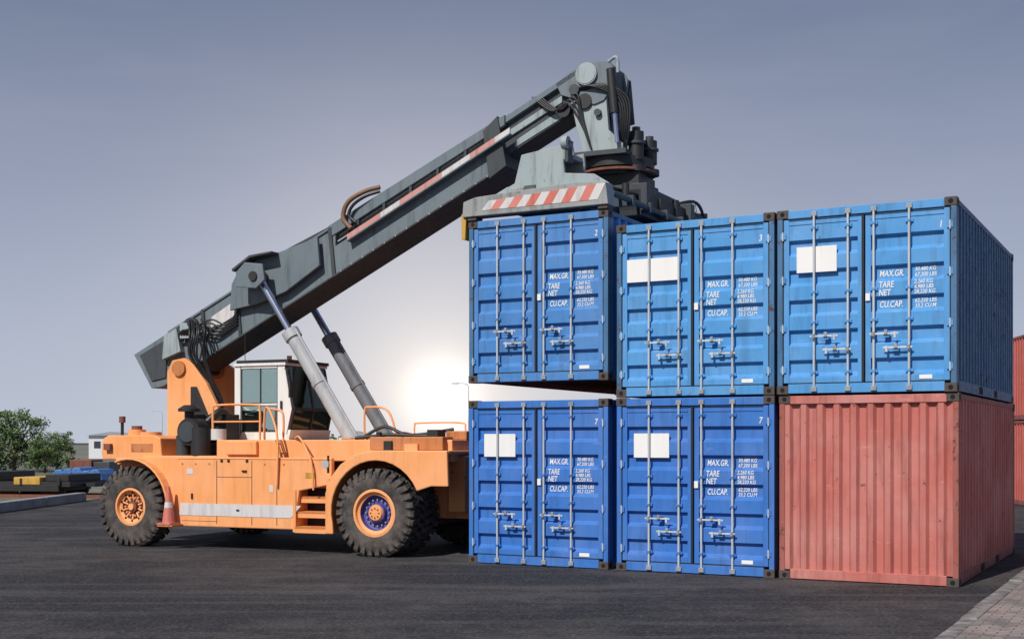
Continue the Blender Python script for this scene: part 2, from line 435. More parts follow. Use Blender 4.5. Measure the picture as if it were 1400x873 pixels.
mb.box(1.3,1.34,.225,.24,.9,1.0,'black'); mb.box(2.3,2.36,.22,.238,.70,.73,'black')
for x in(1.95,2.10,2.5): mb.box(x,x+.05,.228,.24,1.57,1.62,'black')
for x in(1.1,1.4,1.7,2.9,3.3,3.9,4.1):
    mb.cyl((x,.241,1.54),(x,.228,1.54),.016,'orange_d',seg=8)
mb.box(1.2,1.34,.2355,.241,1.35,1.45,'stripw'); mb.box(3.75,3.95,.2355,.241,1.30,1.40,'yellow')
mb.box(3.0,3.08,.2355,.241,1.05,1.17,'stripw')
for i,z in enumerate((.42,.68,.94,1.20)):
    mb.box(3.55+.03*i,4.22,.20+.06*i,.62,z,z+.04,'orange')
    mb.box(3.55+.03*i,4.22,.20+.06*i,.215+.06*i,z-.07,z+.04,'orange')
mb.box(3.50,3.56,.22,.60,.36,1.10,'orange'); mb.box(4.20,4.255,.2,.60,.36,1.30,'orange')
mb.box(3.5,4.25,.62,.66,.36,1.6,'black')
for y in(.30,.42):
    mb.tube([(3.10,y,1.97),(3.22,y,1.66),(3.62,y-.03,1.12)],.022,'orange_d')
for i in range(5):
    t=i/4; mb.tube([(3.12+.42*t,.30,1.90-.68*t),(3.12+.42*t,.42,1.90-.68*t)],.014,'orange_d',6)
mb.tube(smoothpath([(3.18,.20,1.15),(3.2,.20,1.9),(3.05,.3,2.3),(2.8,.42,2.55),(2.7,.5,2.0)],5),.02,'orange')
mb.tube(smoothpath([(3.95,.18,1.1),(3.9,.18,1.6),(3.6,.3,2.0),(3.4,.45,2.0)],5),.018,'orange')
mb.tube(smoothpath([(1.57,.52,1.97),(1.57,.52,2.50),(1.66,.52,2.60),(2.5,.52,2.60),(2.6,.52,2.52),(2.6,.52,1.97)],5),.022,'orange')
mb.tube([(1.57,.52,2.30),(2.6,.52,2.30)],.016,'orange')
mb.tube(smoothpath([(3.1,.52,1.97),(3.1,.52,2.4),(3.0,.52,2.5),(2.75,.52,2.52),(2.7,.52,2.4),(2.7,.52,1.97)],5),.02,'orange')
mb.tube(smoothpath([(3.9,2.0,1.97),(3.9,2.0,2.5),(4.0,2.0,2.58),(4.4,2.0,2.5),(4.6,2.0,1.97)],5),.02,'orange')
mb.tube(smoothpath([(4.2,3.4,1.97),(4.2,3.4,2.25),(4.3,3.4,2.30),(5.2,3.4,2.30),(5.3,3.4,2.2),(5.3,3.4,1.97)],5),.016,'orange')
mb.cyl((4.30,.04,1.55),(4.30,.0,1.55),.07,'greyc'); mb.cyl((4.30,.10,1.40),(4.30,.10,1.70),.02,'black')
mb.box(5.3,5.45,.25,.4,1.79,1.95,'black'); mb.box(5.7,5.95,.25,.5,1.79,1.9,'orange')
mb.cyl((5.1,.45,1.79),(5.1,.45,2.1),.05,'black'); mb.box(6.0,6.2,.5,.8,2.02,2.14,'black')
mb.tube([(4.6,.5,2.0),(5.2,.6,2.06),(6.1,.7,2.03)],.03,'hose')
mb.tube(smoothpath([(4.5,.9,2.0),(4.9,1.0,2.2),(5.4,1.0,2.05),(6.2,1.1,2.15)],5),.03,'hose')
mb.cyl((-.42,.8,2.05),(-.42,.8,2.17),.17,'orange'); mb.cyl((-.42,.8,2.17),(-.42,.8,2.24),.10,'rust')
mb.cyl((-.62,.62,2.05),(-.62,.62,2.3),.03,'black'); mb.cyl((-.62,.62,2.3),(-.62,.62,2.42),.06,'rust')
mb.cyl((0,.7,2.05),(0,.7,2.12),.2,'orange')
mb.box(-.9,-.75,.42,.5,1.78,1.9,'rust'); mb.box(-.3,.2,.49,.5,1.75,1.9,'orange_d')
mb.obj('steps_rails_and_trim',RT,.004)
mb=MB()
mb.cyl((1.02,.50,2.12),(1.02,1.05,2.12),.25,'black',seg=24)
mb.cyl((1.02,.46,2.12),(1.02,.50,2.12),.19,'greyd',seg=24)
mb.cyl((1.22,.62,1.68),(1.22,.62,2.2),.18,'black',seg=20)
mb.cyl((.88,.72,2.25),(.88,.72,2.52),.09,'black',seg=16)
mb.cyl((.88,.72,2.50),(.88,.72,2.55),.21,'black',seg=24)
mb.cyl((.88,.72,2.55),(.88,.72,2.62),.21,'black',r1=.10,seg=24)
mb.cyl((.75,.7,1.68),(.75,.7,2.05),.13,'greyd',seg=20)
mb.tube(smoothpath([(1.3,.7,2.3),(1.45,.9,2.5),(1.4,1.2,2.4),(1.3,1.4,2.1)],5),.07,'hose')
mb.box(.6,1.5,1.0,1.42,1.68,2.45,'black')
for z in(1.9,2.1,2.3): mb.cyl((.62,.95,z),(1.48,.95,z),.025,'greyd')
mb.cyl((1.62,.62,1.97),(1.62,.62,2.17),.14,'stripw',seg=20)
mb.obj('air_cleaner_and_engine',RT,.008)
mb=MB()
tw=[(-.22,1.66),(-.22,3.30),(-.10,3.52),(.18,3.56),(.40,3.44),(.72,3.05),(.98,2.6),(1.20,1.66)]
for y0 in(1.44,2.66):
    mb.prism(tw,y0,y0+.09,'orange')
    mb.cyl((.08,y0-.05,3.36),(.08,y0+.14,3.36),.15,'orange_d',seg=24)
mb.box(-.15,1.1,1.53,2.66,1.66,2.2,'orange_d')
mb.prism([(.35,2.3),(.35,3.0),(.5,3.0),(.75,2.5),(.8,2.3)],1.425,1.44,'black')
mb.cyl((.08,1.4,3.36),(.08,2.8,3.36),.08,'black')
mb.obj('boom_support_tower',RT,.015)
mb=MB()
c0,c1=1.50,2.90
mb.box(1.33,2.56,c0,c1,1.97,2.07,'cabw')
mb.box(1.33,2.50,c0-.03,c1+.03,3.37,3.42,'cabw'); mb.box(1.38,2.55,c0-.01,c1+.01,3.42,3.48,'black')
for y in(c0,c1-.05):
    mb.box(1.33,1.47,y,y+.05,2.07,3.37,'cabw')
    mb.prism([(2.30,2.07),(2.50,2.07),(2.62,2.55),(2.46,3.37),(2.30,3.37)],y,y+.05,'cabw')
    mb.box(1.47,2.30,y,y+.05,2.62,2.66,'cabw'); mb.box(1.47,2.30,y,y+.05,3.32,3.37,'cabw')
    mb.box(1.47,2.30,y,y+.05,2.07,2.12,'cabw')
    mb.box(1.90,1.925,y+.01,y+.04,2.66,3.32,'black')
    for z in(2.12,2.61,2.66,3.31): mb.box(1.47,2.30,y-.004,y+.004,z,z+.014,'black')
    for x in(1.465,2.295): mb.box(x,x+.014,y-.004,y+.004,2.07,3.37,'black')
mb.box(1.33,1.38,c0+.05,c1-.05,2.07,2.4,'cabw')
mb.box(2.38,2.42,c0-.03,c0,2.55,2.7,'black')
for y in(c0+.02,c0+.68,c1-.08):
    mb.prism([(2.50,2.05),(2.55,2.05),(2.665,2.55),(2.50,3.36),(2.45,3.36),(2.615,2.55)],y,y+.05,'black')
mb.prism([(2.60,2.52),(2.672,2.52),(2.672,2.58),(2.60,2.58)],c0+.02,c1-.02,'black')
mb.prism([(2.50,2.0),(2.56,2.0),(2.60,2.16),(2.54,2.16)],c0,c1,'cabw')
mb.obj('cab_frame',RT,.01)
mb=MB()
for y in(c0+.02,c1-.028):
    mb.box(1.47,2.30,y,y+.008,2.12,2.62,'glassr'); mb.box(1.47,2.30,y,y+.008,2.66,3.32,'glassr')
mb.box(1.35,1.358,c0+.05,c1-.05,2.4,3.36,'glass')
mb.prism([(2.525,2.07),(2.533,2.07),(2.648,2.55),(2.490,3.36),(2.482,3.36),(2.640,2.55)],c0+.05,c1-.05,'glass')
mb.obj('cab_glass',RT)
mb=MB()
mb.box(1.6,2.0,2.0,2.45,2.07,2.4,'seat'); mb.box(1.55,1.68,2.0,2.45,2.4,2.9,'seat')
mb.box(2.25,2.45,2.0,2.45,2.1,2.6,'black'); mb.cyl((2.15,2.22,2.62),(2.19,2.22,2.66),.17,'black',seg=24)
mb.tube([(2.5,1.45,3.3),(2.75,1.3,3.3),(2.78,1.3,2.95)],.012,'black'); mb.box(2.75,2.79,1.2,1.4,2.75,3.05,'black')
mb.cyl((1.9,2.5,3.48),(1.9,2.5,3.62),.05,'orange'); mb.cyl((1.5,1.6,3.48),(1.5,1.6,4.0),.008,'black',seg=6)
mb.obj('cab_interior_and_mirror',RT,.01)
# --- boom
BY0,BY1=1.70,2.50
mb=MB()
mb.prism([(-1.26,3.68),(-.82,3.0),(-.55,3.03),(.3,3.43),(3.45,zb(3.45)),(3.45,zt(3.45)),(.3,zt(.3)),(-.44,zt(-.44))],BY0,BY1,'grey')
mb.prism([(3.44,zb(3.44)+.003),(6.85,zb(6.85)),(6.72,zb(6.72)+.56),(3.44,zb(3.44)+.56)],BY0+.002,BY1-.002,'grey')
for y0,y1 in((BY0-.02,BY0+.06),(BY1-.06,BY1+.02)):
    mb.prism([(3.3,zt(3.3)-.03),(3.3,zt(3.3)+.06),(6.9,zt(6.9)+.02),(6.9,zt(6.9)-.16),(3.3,zt(3.3)-.17)],y0,y1,'grey')
mb.prism([(3.4,zb(3.4)+.4),(6.8,zb(6.8)+.4),(6.8,zt(6.8)-.1),(3.4,zt(3.4)-.1)],BY0+.16,BY1-.16,'greyd')
mb.prism([(-.3,zb(-.3)-.012),(6.8,zb(6.8)-.012),(6.8,zb(6.8)+.028),(-.3,zb(-.3)+.028)],BY0-.04,BY1+.04,'greyd')
mb.prism([(-.4,zt(-.4)-.03),(3.4,zt(3.4)-.03),(3.4,zt(3.4)+.02),(-.4,zt(-.4)+.02)],BY0-.03,BY1+.03,'grey')
for a in(.5,1.3,3.4,6.7):
    mb.prism([(a,zb(a)),(a+.07,zb(a)+.03),(a+.07-.1,zt(a)-.0),(a-.1,zt(a)-.03)],BY0-.035,BY1+.035,'greyd')
mb.prism([(2.2,zt(2.2)),(3.6,zt(3.6)),(3.55,zt(3.55)+.05),(2.3,zt(2.3)+.17)],BY0+.05,BY0+.12,'greyd')
for i in range(14):
    a=3.6+i*.23; mb.cyl((a,BY0-.055,zb(a)+.008),(a,BY0-.03,zb(a)+.008),.016,'galvd',seg=6)
for i in range(6):
    a=3.9+i*.55
    mb.box(a,a+.06,BY0-.01,BY0+.05,zb(a)+.5,zt(a)-.08,'greyd')
mb.prism([(6.5,zb(6.5)+.22),(8.3,zb(8.3)+.22),(8.3,zt(8.3)-.04),(6.5,zt(6.5)-.04)],BY0+.1,BY1-.1,'greyd')
mb.prism([(7.05,zb(7.05)+.26),(8.1,zb(8.1)+.24),(8.1,zb(8.1)+.40),(7.05,zb(7.05)+.38)],BY0+.085,BY0+.102,'greyl')
mb.prism([(6.7,zt(6.7)-.12),(6.7,zt(6.7)-.0),(8.3,zt(8.3)+.02),(8.3,zt(8.3)-.08)],BY0+.02,BY0+.14,'grey')
mb.prism([(6.8,zb(6.8)+.50),(6.8,zb(6.8)+.62),(7.95,zb(7.95)+.62),(7.95,zb(7.95)+.50)],BY0+.06,BY0+.11,'greyl')
mb.prism([(6.62,zb(6.62)-.06),(6.95,zb(6.95)-.02),(6.78,zt(6.78)+.06),(6.5,zt(6.5)-.04)],BY0-.06,BY1+.06,'greyd')
mb.prism([(-1.1,3.66),(-.8,3.14),(-.45,3.2),(-.4,zt(-.4)-.12)],BY0-.03,BY0+.0,'greyd')
mb.prism([(.62,4.08),(.66,4.36),(1.34,4.72),(1.30,4.40)],BY0-.03,BY0-.003,'stripw')
mb.prism([(-.45,3.55),(-.4,4.02),(-.1,4.16),(0,3.7)],BY0-.14,BY0,'greyl'); mb.cyl((.2,BY0-.1,4.2),(.2,BY0,4.2),.16,'greyd',seg=20)
mb.box(.0,.22,BY0-.16,BY0,3.95,4.25,'greyl')
mb.obj('boom',RT,.012)
mb=MB()
br=[(1.18,4.45),(1.22,4.95),(1.40,5.24),(1.80,5.45),(2.3,5.50),(3.15,5.72),(3.2,5.2),(2.45,4.75),(1.8,4.55)]
for y0 in(1.55,2.58): mb.prism(br,y0,y0+.07,'grey')
mb.prism([(1.40,5.20),(1.80,5.44),(2.3,5.49),(2.3,5.45),(1.82,5.39),(1.42,5.15)],1.30,2.9,'greyd')
for y0 in(1.26,2.92): mb.prism([(1.55,4.85),(1.55,5.12),(1.75,5.3),(2.15,5.25),(2.2,4.95),(2.0,4.8)],y0-.03,y0+.03,'grey')
mb.cyl((1.95,1.2,5.03),(1.95,3.0,5.03),.09,'black')
mb.cyl((1.62,1.5,5.15),(1.62,1.56,5.15),.13,'greyd',seg=20)
mb.obj('cylinder_brackets',RT,.012)
def lift(y,k,name):
    mb=MB(); A=Vector((1.95,y,5.03)); B=Vector((4.06,y,1.84)); d=(B-A)
    j=A+d*.34
    mb.cyl(A,j,.07,'chrome',seg=20); mb.cyl((A.x,y-.1,A.z),(A.x,y+.1,A.z),.13,'greyd',seg=20)
    mb.cyl(j-d*.015,j+d*.03,.165,k,seg=24); mb.cyl(j,B,.135,k,seg=24)
    mb.cyl(A+d*.62,A+d*.64,.15,k,seg=24)
    mb.cyl((B.x,y-.14,B.z),(B.x,y+.14,B.z),.17,'greyd',seg=20)
    mb.box(3.9,4.4,y-.22,y-.14,1.6,2.0,'orange_d'); mb.box(3.9,4.4,y+.14,y+.22,1.6,2.0,'orange_d')
    q=Vector((.13,-.06,.08))
    mb.tube([j+q,A+d*.7+q,A+d*.97+q],.025,k)
    mb.obj(name,RT,.006)
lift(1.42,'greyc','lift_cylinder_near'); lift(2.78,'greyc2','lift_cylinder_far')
mb=MB(); a=3.78; i=0
for w in [.70,.40,.85,.55,.48,.34]:
    e=min(a+w,7.05); q=lambda t:zb(t)+.47
    mb.prism([(a,q(a)),(e,q(e)),(e,q(e)+.10),(a,q(a)+.10)],BY0-.13,BY0-.09,'stripf' if i%2==0 else 'stripw')
    a=e; i+=1
mb.prism([(3.78,zb(3.78)+.44),(7.05,zb(7.05)+.44),(7.05,zb(7.05)+.47),(3.78,zb(3.78)+.47)],BY0-.14,BY0,'grey')
mb.obj('reflective_stripe_rail',RT,.003)
mb=MB()
random.seed(5)
for k in range(8):
    o=k*.055; j=lambda:random.uniform(-.07,.07)
    mb.tube(smoothpath([(.15+o,BY0-.12,4.25+j()),(.35+o,BY0-.3+j(),4.0+j()),(.3+o,BY0-.32+j(),3.6+j()),(.55+o*.6,BY0-.2,3.2),(.75+o*.5,BY0-.05,2.7),(.7+o*.5,BY0,2.2)],6),.02,'hose')
for k in range(5):
    o=k*.06
    mb.tube(smoothpath([(-.1+o,BY0-.08,3.9),(.1+o,BY0-.2,4.1),(.5+o,BY0-.15,4.05+o),(.8+o,BY0-.08,3.95+o),(1.3,BY0-.06,4.2+o)],6),.018,'hose')
    mb.tube([(3.5,BY0+.02+o*.4,zb(3.5)+.62+o),(6.8,BY0+.02+o*.4,zb(6.8)+.60+o)],.018,'hose' if k%2 else 'greyc')
mb.tube(smoothpath([(3.85,BY0-.1,5.85),(3.68,BY0-.1,6.05),(3.78,BY0-.1,6.33),(4.1,BY0-.08,6.50),(4.4,BY0,6.58)],6),.045,'hoseb')
mb.tube(smoothpath([(3.95,BY0-.1,5.95),(3.80,BY0-.1,6.1),(3.9,BY0-.1,6.28),(4.15,BY0-.08,6.42),(4.4,BY0,6.50)],6),.03,'hose')
for k in range(5):
    o=k*.06
    mb.tube(smoothpath([(8.1+o,BY0+.05,7.9),(8.5+o,BY0-.05,7.95),(8.95+o*.8,BY0+.02,7.7),(9.02+o*.6,BY0+.05,7.2),(8.8+o,BY0+.2,6.8)],6),.02,'hose')
for k in range(4):
    o=k*.05
    mb.tube(smoothpath([(7.4+o,BY0+.05,7.9),(7.8+o,BY0-.02,7.6),(8.1+o,BY0-.04,7.7+o),(8.35,BY0-.03,7.3+o),(8.5,BY0,6.9)],6),.016,'hose')
mb.obj('hydraulic_hoses',RT)
mb=MB()
for y0 in(BY0+.02,BY1-.12):
    mb.prism([(7.95,zt(7.95)-.25),(7.85,zt(7.85)),(8.15,8.26),(8.42,8.37),(8.82,8.35),(8.92,8.2),(8.90,7.95),(8.72,7.7),(8.55,7.65)],y0,y0+.1,'grey')
    mb.prism([(8.12,7.75),(8.75,7.8),(8.80,7.2),(9.05,6.95),(9.05,6.82),(8.36,6.82),(8.22,7.3)],y0+.03,y0+.13,'greyl')
mb.box(8.2,8.86,BY0+.12,BY1-.12,7.9,8.3,'greyd')
mb.cyl((8.42,BY0-.03,8.17),(8.42,BY1+.03,8.17),.19,'greyl',seg=28); mb.cyl((8.42,BY0-.04,8.17),(8.42,BY1+.04,8.17),.17,'greyl',seg=28)
mb.box(8.3,8.8,BY0+.2,BY1-.2,6.9,7.9,'black')
mb.cyl((8.86,BY0-.02,8.20),(8.93,BY0-.02,7.45),.075,'black',seg=16); mb.cyl((8.93,BY0-.02,7.5),(8.98,BY0-.02,6.95),.04,'chrome')
mb.cyl((8.86,BY1+.02,8.20),(8.93,BY1+.02,7.45),.075,'black',seg=16)
mb.box(8.2,9.15,BY0-.08,BY1+.1,6.76,6.84,'greyd')
mb.tube(smoothpath([(8.85,BY0-.1,8.3),(9.0,BY0-.12,8.35),(9.02,BY0-.1,8.1)],5),.03,'greyl')
mb.cyl((8.0,BY0-.0,7.60),(8.0,BY0+.1,7.60),.12,'black'); mb.cyl((8.38,BY0-.0,7.72),(8.38,BY0+.1,7.72),.13,'black')
mb.cyl((8.2,BY0-.03,7.93),(8.2,BY0+.1,7.93),.09,'greyd'); mb.cyl((8.62,BY0-.02,7.5),(8.62,BY0+.1,7.5),.06,'greyd')
mb.obj('boom_head',RT,.01)
mb=MB()
cx,cy=8.78,2.32
mb.cyl((cx,cy,6.60),(cx,cy,6.76),.62,'black',seg=40); mb.cyl((cx,cy,6.48),(cx,cy,6.60),.50,'greyd',seg=40)
mb.cyl((cx,cy,6.52),(cx,cy,6.56),.66,'rust',seg=40)
for dx,dy,h in((.42,-.30,.42),(.52,.12,.34),(.25,.45,.36)):
    mb.cyl((cx+dx,cy+dy,6.7),(cx+dx,cy+dy,6.76+h),.13,'black',seg=18); mb.cyl((cx+dx,cy+dy,6.76+h*.5),(cx+dx,cy+dy,6.76+h*.6),.16,'greyd',seg=18)
    mb.cyl((cx+dx,cy+dy,6.76+h),(cx+dx,cy+dy,6.84+h),.07,'greyd',seg=12)
    mb.cyl((cx+dx,cy+dy,6.50),(cx+dx,cy+dy,6.6),.17,'black',seg=18)
mb.box(cx-.4,cx+.5,cy-.4,cy+.5,6.1,6.5,'black')
mb.obj('rotator',RT,.01)

# --- spreader
SPW=cloc(5.07,2.87+H)
spe=empty('spreader',SPW,-TH); spe.parent=RT
RTm=Matrix.Translation(Vector((-7.12,23.6,0)))@Matrix.Rotation(R(-24),4,'Z')
loc=RTm.inverted()@SPW; spe.location=loc; spe.rotation_euler=(0,0,R(-4))
mb=MB()
for ya,yb in((-.06,.22),(D-.22,D+.06)):
    mb.prism([(-.08,.06),(-.06,.30),(.15,.36),(1.9,.44),(2.42,.40),(2.46,.06)],ya,yb,'greys')
    for x in(.0,W-.16):
        mb.box(x,x+.16,ya+.03,yb-.03,.0,.08,'cast')
for yq,s in((.22,1),(D-.22,-1)):
    y0,y1=sorted((yq,yq+.06*s))
    mb.prism([(.30,.10),(.34,.42),(.72,.58),(.84,1.02),(1.72,1.12),(1.76,.92),(1.58,.86),(1.60,.66),(2.1,.60),(2.35,.44),(2.35,.10)],y0,y1,'greyl')
    y0,y1=sorted((yq+.5*s,yq+.56*s))
    mb.prism([(.6,.10),(.72,.58),(.84,.98),(1.70,1.05),(1.72,.86),(1.6,.10)],y0,y1,'greys')
    y0,y1=sorted((yq+.06*s,yq+.5*s))
    mb.box(.86,1.68,y0,y1,.90,.98,'greys')
    mb.box(.62,.7,y0,y1,.12,.55,'greyd')
for x0 in(.62,1.42):
    mb.box(x0,x0+.36,.7,D-.7,.16,.56,'greyd')
    mb.box(x0+.04,x0+.32,.2,.8,.2,.50,'greys'); mb.box(x0+.04,x0+.32,D-.8,D-.2,.2,.50,'greyd')
mb.box(.25,2.2,1.9,4.2,.22,.66,'black')
mb.box(.15,2.3,1.9,2.1,.3,.75,'greyd'); mb.box(.15,2.3,4.0,4.2,.3,.75,'greyd')
for x in(.3,1.95):
    mb.box(x,x+.14,2.1,4.0,.62,.80,'greyd')
mb.box(.7,1.8,2.4,3.7,.66,1.0,'black')
for i in range(6):
    y=1.2+i*.75
    mb.box(1.78,2.35,y,y+.08,.25,.42,'greyd'); mb.cyl((2.2,y+.04,.42),(2.2,y+.04,.62+.1*(i%2)),.06,'black')
mb.tube([(2.28,.5,.34),(2.28,5.6,.34)],.05,'greyd'); mb.tube([(2.1,.9,.5),(2.15,3,.62),(2.1,5.3,.5)],.03,'hose')
mb.tube(smoothpath([(1.9,3.9,.7),(2.2,4.4,.85),(2.2,4.9,.7),(2.0,5.3,.5)],5),.03,'hose')
mb.cyl((2.25,5.1,.3),(2.25,5.7,.3),.13,'black'); mb.cyl((2.1,4.4,.55),(2.1,5.0,.62),.12,'black')
mb.cyl((1.62,.12,1.10),(1.72,.12,1.10),.1,'greyl'); mb.box(1.66,1.72,.1,.3,.8,1.15,'greyd')
mb.cyl((.9,.25,.45),(1.1,.25,.45),.08,'greyd')
mb.obj('spreader_frame',spe,.01)
mb=MB()
def top(x): return .30+(.10)*(x+.06)/2.0
x=.28;i=0
while x<2.20:
    w=.155; sh=.13
    mb.prism([(x,.14),(x+w,.14),(x+w+sh,top(x)-.03),(x+sh,top(x)-.03)],-.066,-.0605,'stripr' if i%2 else 'stripw')
    x+=w; i+=1
mb.obj('hazard_stripes',spe)
mb=MB()
mb.prism([(-.12,-.28),(-.05,-.3),(-.03,.10),(-.12,.12)],-.02,.16,'yellow')
mb.box(-.09,-.0,.0,.14,.08,.2,'yellow')
mb.obj('corner_guide',spe,.01)

def w2(a,l,z): return RTm@Vector((a,l,z))
tc=empty('traffic_cone',w2(.93,.06,.44),-24)
mb=MB(); mb.box(-.15,.15,-.15,.15,0,.03,'stripr')
mb.cyl((0,0,.03),(0,0,.30),.115,'stripr',r1=.08,seg=24); mb.cyl((0,0,.30),(0,0,.40),.08,'stripw',r1=.065,seg=24); mb.cyl((0,0,.40),(0,0,.68),.065,'stripr',r1=.03,seg=24)
mb.obj('cone_body',tc)
mb=MB(); mb.box(.78,1.12,-.08,.26,.40,.437,'orange_d'); mb.obj('cone_bracket',RT,.004)

# ------------------------------------------------------------ ground
m,nt,b=newmat('asphalt'); tcn=N(nt,'ShaderNodeTexCoord'); v=tcn.outputs['Object']
n1=noise(nt,v,.30,4,.6); n2=noise(nt,v,1.6,8,.75); n3=noise(nt,v,22,4,.8); n5=noise(nt,v,6,6,.8)
n4=noise(nt,v,1.0,5,.7,(.10,1.2,1),R(-8)); n6=noise(nt,v,1.0,5,.65,(.12,2.4,1),R(24))
c=mix(nt,rng(nt,n1,.44,.56),(.022,.023,.028,1),(.070,.064,.064,1))
c=mix(nt,rng(nt,n2,.46,.58,0,.7),c,(.018,.018,.022,1))
c=mix(nt,rng(nt,n4,.52,.62,0,.55),c,(.110,.100,.097,1))
c=mix(nt,rng(nt,n6,.56,.62,0,.6),c,(.012,.012,.014,1))
c=mix(nt,rng(nt,n5,.52,.64,0,.55),c,(.105,.10,.10,1))
c=mix(nt,rng(nt,n3,.53,.66,0,.7),c,(.21,.205,.205,1))
c=mix(nt,rng(nt,n3,.36,.46,.7,0),c,(.010,.010,.012,1))
nt.links.new(c,b.inputs['Base Color']); b.inputs['Roughness'].default_value=.85; b.inputs['Specular IOR Level'].default_value=.3
bp=N(nt,'ShaderNodeBump'); bp.inputs['Strength'].default_value=1.0; bp.inputs['Distance'].default_value=.03
mm=N(nt,'ShaderNodeMath',operation='MULTIPLY_ADD'); mm.inputs[1].default_value=3; nt.links.new(n2,mm.inputs[0]); nt.links.new(n5,mm.inputs[2])
m2=N(nt,'ShaderNodeMath',operation='MULTIPLY_ADD'); m2.inputs[1].default_value=.6; nt.links.new(n3,m2.inputs[0]); nt.links.new(mm.outputs[0],m2.inputs[2])
nt.links.new(m2.outputs[0],bp.inputs['Height']); nt.links.new(bp.outputs[0],b.inputs['Normal'])
M['asphalt']=m
mb=MB(); mb.add([(-1500,-200,0),(1500,-200,0),(1500,2500,0),(-1500,2500,0)],[(0,1,2,3)],'asphalt'); mb.obj('ground')
m,nt,b=newmat('gravel_and_dry_grass'); tcn=N(nt,'ShaderNodeTexCoord'); v=tcn.outputs['Object']
c=mix(nt,rng(nt,noise(nt,v,.08,6,.65),.45,.6),(.16,.15,.13,1),(.06,.085,.03,1)); c=mix(nt,rng(nt,noise(nt,v,2,8,.7),.4,.7,0,.6),c,(.25,.235,.21,1))
nt.links.new(c,b.inputs['Base Color']); b.inputs['Roughness'].default_value=.95; M['gravel']=m
mb=MB(); mb.add([(-400,20,.004),(-14.1,20,.004),(-14.1,60,.004),(-22,120,.004),(60,140,.004),(60,900,.004),(-400,900,.004)],[tuple(range(7))],'gravel'); mb.obj('gravel_field')
mb=MB()
for i in range(5): mb.box(-14.3,-13.95,24+i*3.6,24+i*3.6+3.58,0,.28,'conc')
mb.obj('concrete_wall',None,.03)
m,nt,b=newmat('brick_paving'); tcn=N(nt,'ShaderNodeTexCoord'); v=tcn.outputs['Object']
bt=N(nt,'ShaderNodeTexBrick'); bt.inputs['Scale'].default_value=1; bt.inputs['Brick Width'].default_value=.22; bt.inputs['Row Height'].default_value=.11; bt.inputs['Mortar Size'].default_value=.008
bt.inputs['Color1'].default_value=(.36,.26,.23,1); bt.inputs['Color2'].default_value=(.30,.27,.26,1); bt.inputs['Mortar'].default_value=(.09,.08,.075,1)
nt.links.new(v,bt.inputs['Vector'])
c=mix(nt,rng(nt,noise(nt,v,2.5,8,.7),.42,.60,0,.8),bt.outputs['Color'],(.12,.11,.10,1))
nt.links.new(c,b.inputs['Base Color']); b.inputs['Roughness'].default_value=.9
bp=N(nt,'ShaderNodeBump'); bp.inputs['Strength'].default_value=.5; bp.inputs['Distance'].default_value=.01; nt.links.new(bt.outputs['Fac'],bp.inputs['Height']); bp.invert=True; nt.links.new(bp.outputs[0],b.inputs['Normal'])
M['brick']=m
M['conc2']=plain('kerb_stone',(.22,.20,.19,1),.9,0,.7,5)
pv=empty('pavement',C,-TH)
mb=MB(); mb.box(.80,6,-14,40,0,.125,'brick'); mb.obj('brick_paving',pv)
mb=MB()
for i in range(54): mb.box(.62+random.uniform(-.01,.01),.795,-14+i,-14+i+.985,0,.13+random.uniform(-.006,.006),'conc2')
mb.obj('kerb',pv,.02)

# ------------------------------------------------------------ rail wagon and background
def wagon(x,y,rz,zs):
    r=empty('rail_wagon',(x,y,0),rz); r.scale=(1,1,zs); mb=MB()
    mb.box(-6,6,-1.3,1.3,.85,1.25,'black'); mb.box(-5.6,5.6,-1.35,-1.28,.5,1.0,'black')
    for bx in(-4.2,4.2):
        mb.box(bx-1.3,bx+1.3,-1.1,1.1,.5,.9,'black')
        for wx in(-.9,.9):
            for y0 in(-.85,.75): mb.cyl((bx+wx,y0,.46),(bx+wx,y0+.1,.46),.46,'rust',seg=20)
    mb.box(-6.4,-6,-.3,.3,.8,1.1,'black'); mb.box(6,6.4,-.3,.3,.8,1.1,'black')
    for i in range(9): mb.box(-5.8+i*1.42,-5.7+i*1.42,-1.38,-1.3,.95,1.5,'black')
    mb.obj('wagon_frame',r,.02)
    mb=MB(); mb.box(-5.8,3.3,-1.25,1.1,1.25,2.0,'black'); mb.box(3.9,4.9,-1.36,1.1,1.0,1.6,'yellow'); mb.box(5.0,5.9,-1.2,1.1,1.25,1.8,'black')
    mb.obj('load',r,.05)
wagon(-20.9,46.4,-10,.45)
mb=MB()
random.seed(3)
for i in range(5):
    x=-20.9+i*.42; h=random.uniform(.62,.85)
    mb.prism([(x-.32,0),(x-.30,h*.7),(x-.12,h),(x+.12,h*.97),(x+.30,h*.66),(x+.34,0)],59,61+random.random(),'bluetarp')
mb.obj('tarpaulin_covered_pile',None,.04)
mb=MB()
for i,(x,w_,h) in enumerate(((-24.2,1.2,.95),(-22.9,.9,.85))):
    mb.box(x,x+w_,70,72,0,h,'rust' if i!=1 else 'greyd')
mb.obj('crate_stack',None,.03)
mb=MB()
for dy in(-.75,.75): mb.prism([(-46,50.2+dy),(-13,44.4+dy),(-13,44.5+dy),(-46,50.3+dy)],.004,.12,'rust','z')
mb.obj('railway_track')
